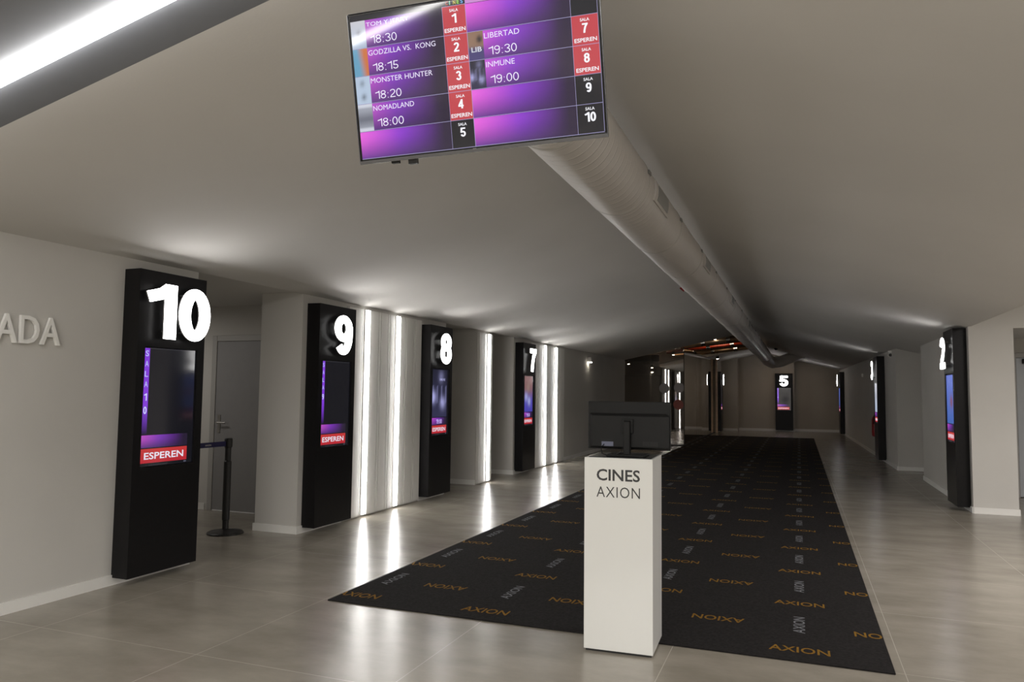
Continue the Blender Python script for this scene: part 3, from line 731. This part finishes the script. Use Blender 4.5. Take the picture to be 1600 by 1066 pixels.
bm = bmesh.new(); lathe(bm, [(.045, .0), (.045, -.02), (.03, -.03)], 20); obj('alarm_base', bm, MREDM, r); bm = bmesh.new(); tube(bm, [(0, 0, -.02), (-.05, 0, -.075)], [.03, .045], 16); obj('alarm_horn', bm, MREDM, r)
r = empty('smoke_detector', (-.72, 27.0, zr(-.72)), label='tiny dark ceiling detector just right of the far duct end', cat='detector')
bm = bmesh.new(); lathe(bm, [(.055, .0), (.055, -.03), (.03, -.06)], 20); obj('detector_body', bm, MPLA, r)
r = empty('fire_extinguisher', (1.69, 19.85, .5), label='dark red fire extinguisher hanging on the right wall beyond cabinet 3', cat='extinguisher')
bm = bmesh.new(); lathe(bm, [(.05, 0), (.075, .02), (.078, .1), (.078, .40), (.06, .46), (.025, .50)], 24); obj('cylinder_body', bm, MREDM, r, smooth=False)
bm = bmesh.new(); box(bm, (-.015, -.07, .50), (.015, .03, .53)); box(bm, (-.02, -.02, .49), (.02, .02, .56)); tube(bm, [(0, -.03, .53), (-.03, -.09, .5), (-.05, -.1, .3)], .01, 8); obj('valve_handle', bm, MPLA, r)
obj('sign_plate', B(((.060, -.12, .62), (.066, .12, .78))), MREDM, r)
obj('wall_hook', B(((.0, -.015, .48), (.1, .015, .5))), MMET, r)
r = empty('wall_sensor', (1.70, 23.2, 2.0), label='small pale box fixed on the far right wall between cabinets 3 and 4', cat='sensor')
obj('sensor_box', B(((-.05, -.05, 0), (.0, .05, .09))), MPAN, r, bevel=.006)

# ------------------------------------------------------------------ glass partition
g = empty('glass_partition', (-3.05, 21.6, 0), label='clear glass partition with red and grey dots at the far left', cat='partition')
def gpane(name, pts, thick): bm = bmesh.new(); prism(bm, pts, thick); return obj(name, bm, MGLASS, g)
x0 = XL + 3.05
gz = lambda x: zl(x - 3.05) - .015
gpane('front_pane', [(x0 + .01, 0, .02), (-.95, 0, .02), (-.95, 0, gz(-.95)), (x0 + .01, 0, gz(x0 + .01))], (0, .012, 0))
gpane('front_pane', [(-.94, 0, .02), (0, 0, .02), (0, 0, gz(0)), (-.94, 0, gz(-.94))], (0, .012, 0))
for ya in (.02, 2.75, 5.48):
    gpane('side_pane', [(-.012, ya, .02), (-.012, ya + 2.71, .02), (-.012, ya + 2.71, 2.80), (-.012, ya, 2.80)], (.012, 0, 0))
obj('corner_joint', B(((-.006, -.006, 0), (.01, .01, 2.80))), MGAP, g)
obj('floor_channel', B(((x0, -.01, .0), (.0, .022, .03)), ((-.022, .0, .0), (.01, 8.18, .03))), MGAP, g)
for x, z, m_ in ((-.56, 1.62, MFROST), (-.14, 1.64, MFROST), (-.16, 1.16, MREDD)):
    bm = bmesh.new(); tube(bm, [(x, -.0015, z), (x, 0, z)], .145, 32); o = obj('safety_dot', bm, m_, g)
    o['label'] = 'dark red round sticker' if m_ is MREDD else 'grey round sticker'
bm = bmesh.new(); tube(bm, [(-1.0, -.04, .9), (-1.0, -.04, 1.2)], .012, 10); tube(bm, [(-1.0, -.04, .93), (-1.0, 0, .93)], .008, 8); tube(bm, [(-1.0, -.04, 1.17), (-1.0, 0, 1.17)], .008, 8); obj('pull_handle', bm, MMET, g)
tag(obj('corner_post', B(((-3.0, 29.70, 0), (-2.93, 29.785, 2.85))), MBRASS), 'thin vertical wooden post where the glass partition meets cabinet 6', 'post')
# room behind the glass
tag(obj('reception_counter', B(((-7.4, 29.2, 0), (-4.6, 29.8, 1.05)), ((-7.4, 29.12, 1.05), (-4.55, 29.85, 1.1)), ((-7.4, 30.0, 1.05), (-5.2, 30.3, 2.2))), MCTR), 'dark counter standing in the room behind the glass partition', 'counter')
for x, y, z, lab in ((-5.16, 24, 2.42, 'leftmost small ceiling downlight behind the glass partition'), (-4.4, 24.0, 2.30, 'dim low downlight second from the left behind the glass'), (-3.72, 24, 2.71, 'brightest ceiling downlight behind the glass partition'), (-2.36, 24.0, 2.57, 'small downlight hanging right of the glass corner')):
    t = empty('pendant_downlight', (x, y, z), label=lab, cat='light', group='small downlights by the glass room')
    bm = bmesh.new(); lathe(bm, [(.035, .0), (.045, .02), (.045, .10), (.01, .11)], 20); obj('lamp_housing', bm, MPLA, t)
    bm = bmesh.new(); lathe(bm, [(.032, -.012), (.034, .0)], 20); obj('lamp_lens', bm, MDL, t)
    bm = bmesh.new(); tube(bm, [(0, 0, .10), (0, 0, 3.75 - z)], .004, 6); obj('suspension_cable', bm, MPLA, t)
# pipes in the void
def pipe(y, zc, r_, m_, nm, lab, cat_='pipe', sl=.11):
    t = empty(nm, (-2.4, y, zc), label=lab, cat=cat_)
    bm = bmesh.new(); tube(bm, [(-1.7, 0, -1.7 * sl), (0, 0, 0), (1.05, 0, 1.05 * sl)], r_, 20); obj('pipe_run', bm, m_, t, smooth=True)
    for x in (-1.1, -.35, .4):
        bm = bmesh.new(); tube(bm, [(x - .06, 0, (x - .06) * sl), (x + .06, 0, (x + .06) * sl)], r_ * 1.18, 20); obj('pipe_coupling', bm, MSTEEL, t)
    for x in (-1.3, .0, .9):
        bm = bmesh.new(); tube(bm, [(x, 0, x * sl), (x, 0, 3.75 - zc)], .006, 6); obj('pipe_hanger', bm, MMET, t)
    return t
pipe(25.0, 3.03, .045, MRED, 'sprinkler_pipe', 'red sprinkler pipe running across the opening above the glass partition')
pipe(23.6, 3.10, .10, MCOP, 'service_pipe', 'thick bronze coloured pipe above the red sprinkler pipe')
pipe(26.4, 2.98, .08, MCOP, 'conduit_pipe', 'bronze coloured pipe behind the red sprinkler pipe near the end wall')
for x, z, lab in ((-2.35, 3.14, 'bright lamp between the pipes above the glass, right one'), (-2.95, 3.06, 'weaker lamp between the pipes above the glass, left one')):
    t = empty('plenum_lamp', (x, 23.2, z), label=lab, cat='light', group='lamps among the pipes')
    bm = bmesh.new(); lathe(bm, [(.02, -.03), (.045, 0), (.03, .03)], 16); obj('lamp_globe', bm, MDL, t)
    bm = bmesh.new(); tube(bm, [(0, 0, .03), (0, 0, 3.75 - z)], .004, 6); obj('lamp_wire', bm, MPLA, t)
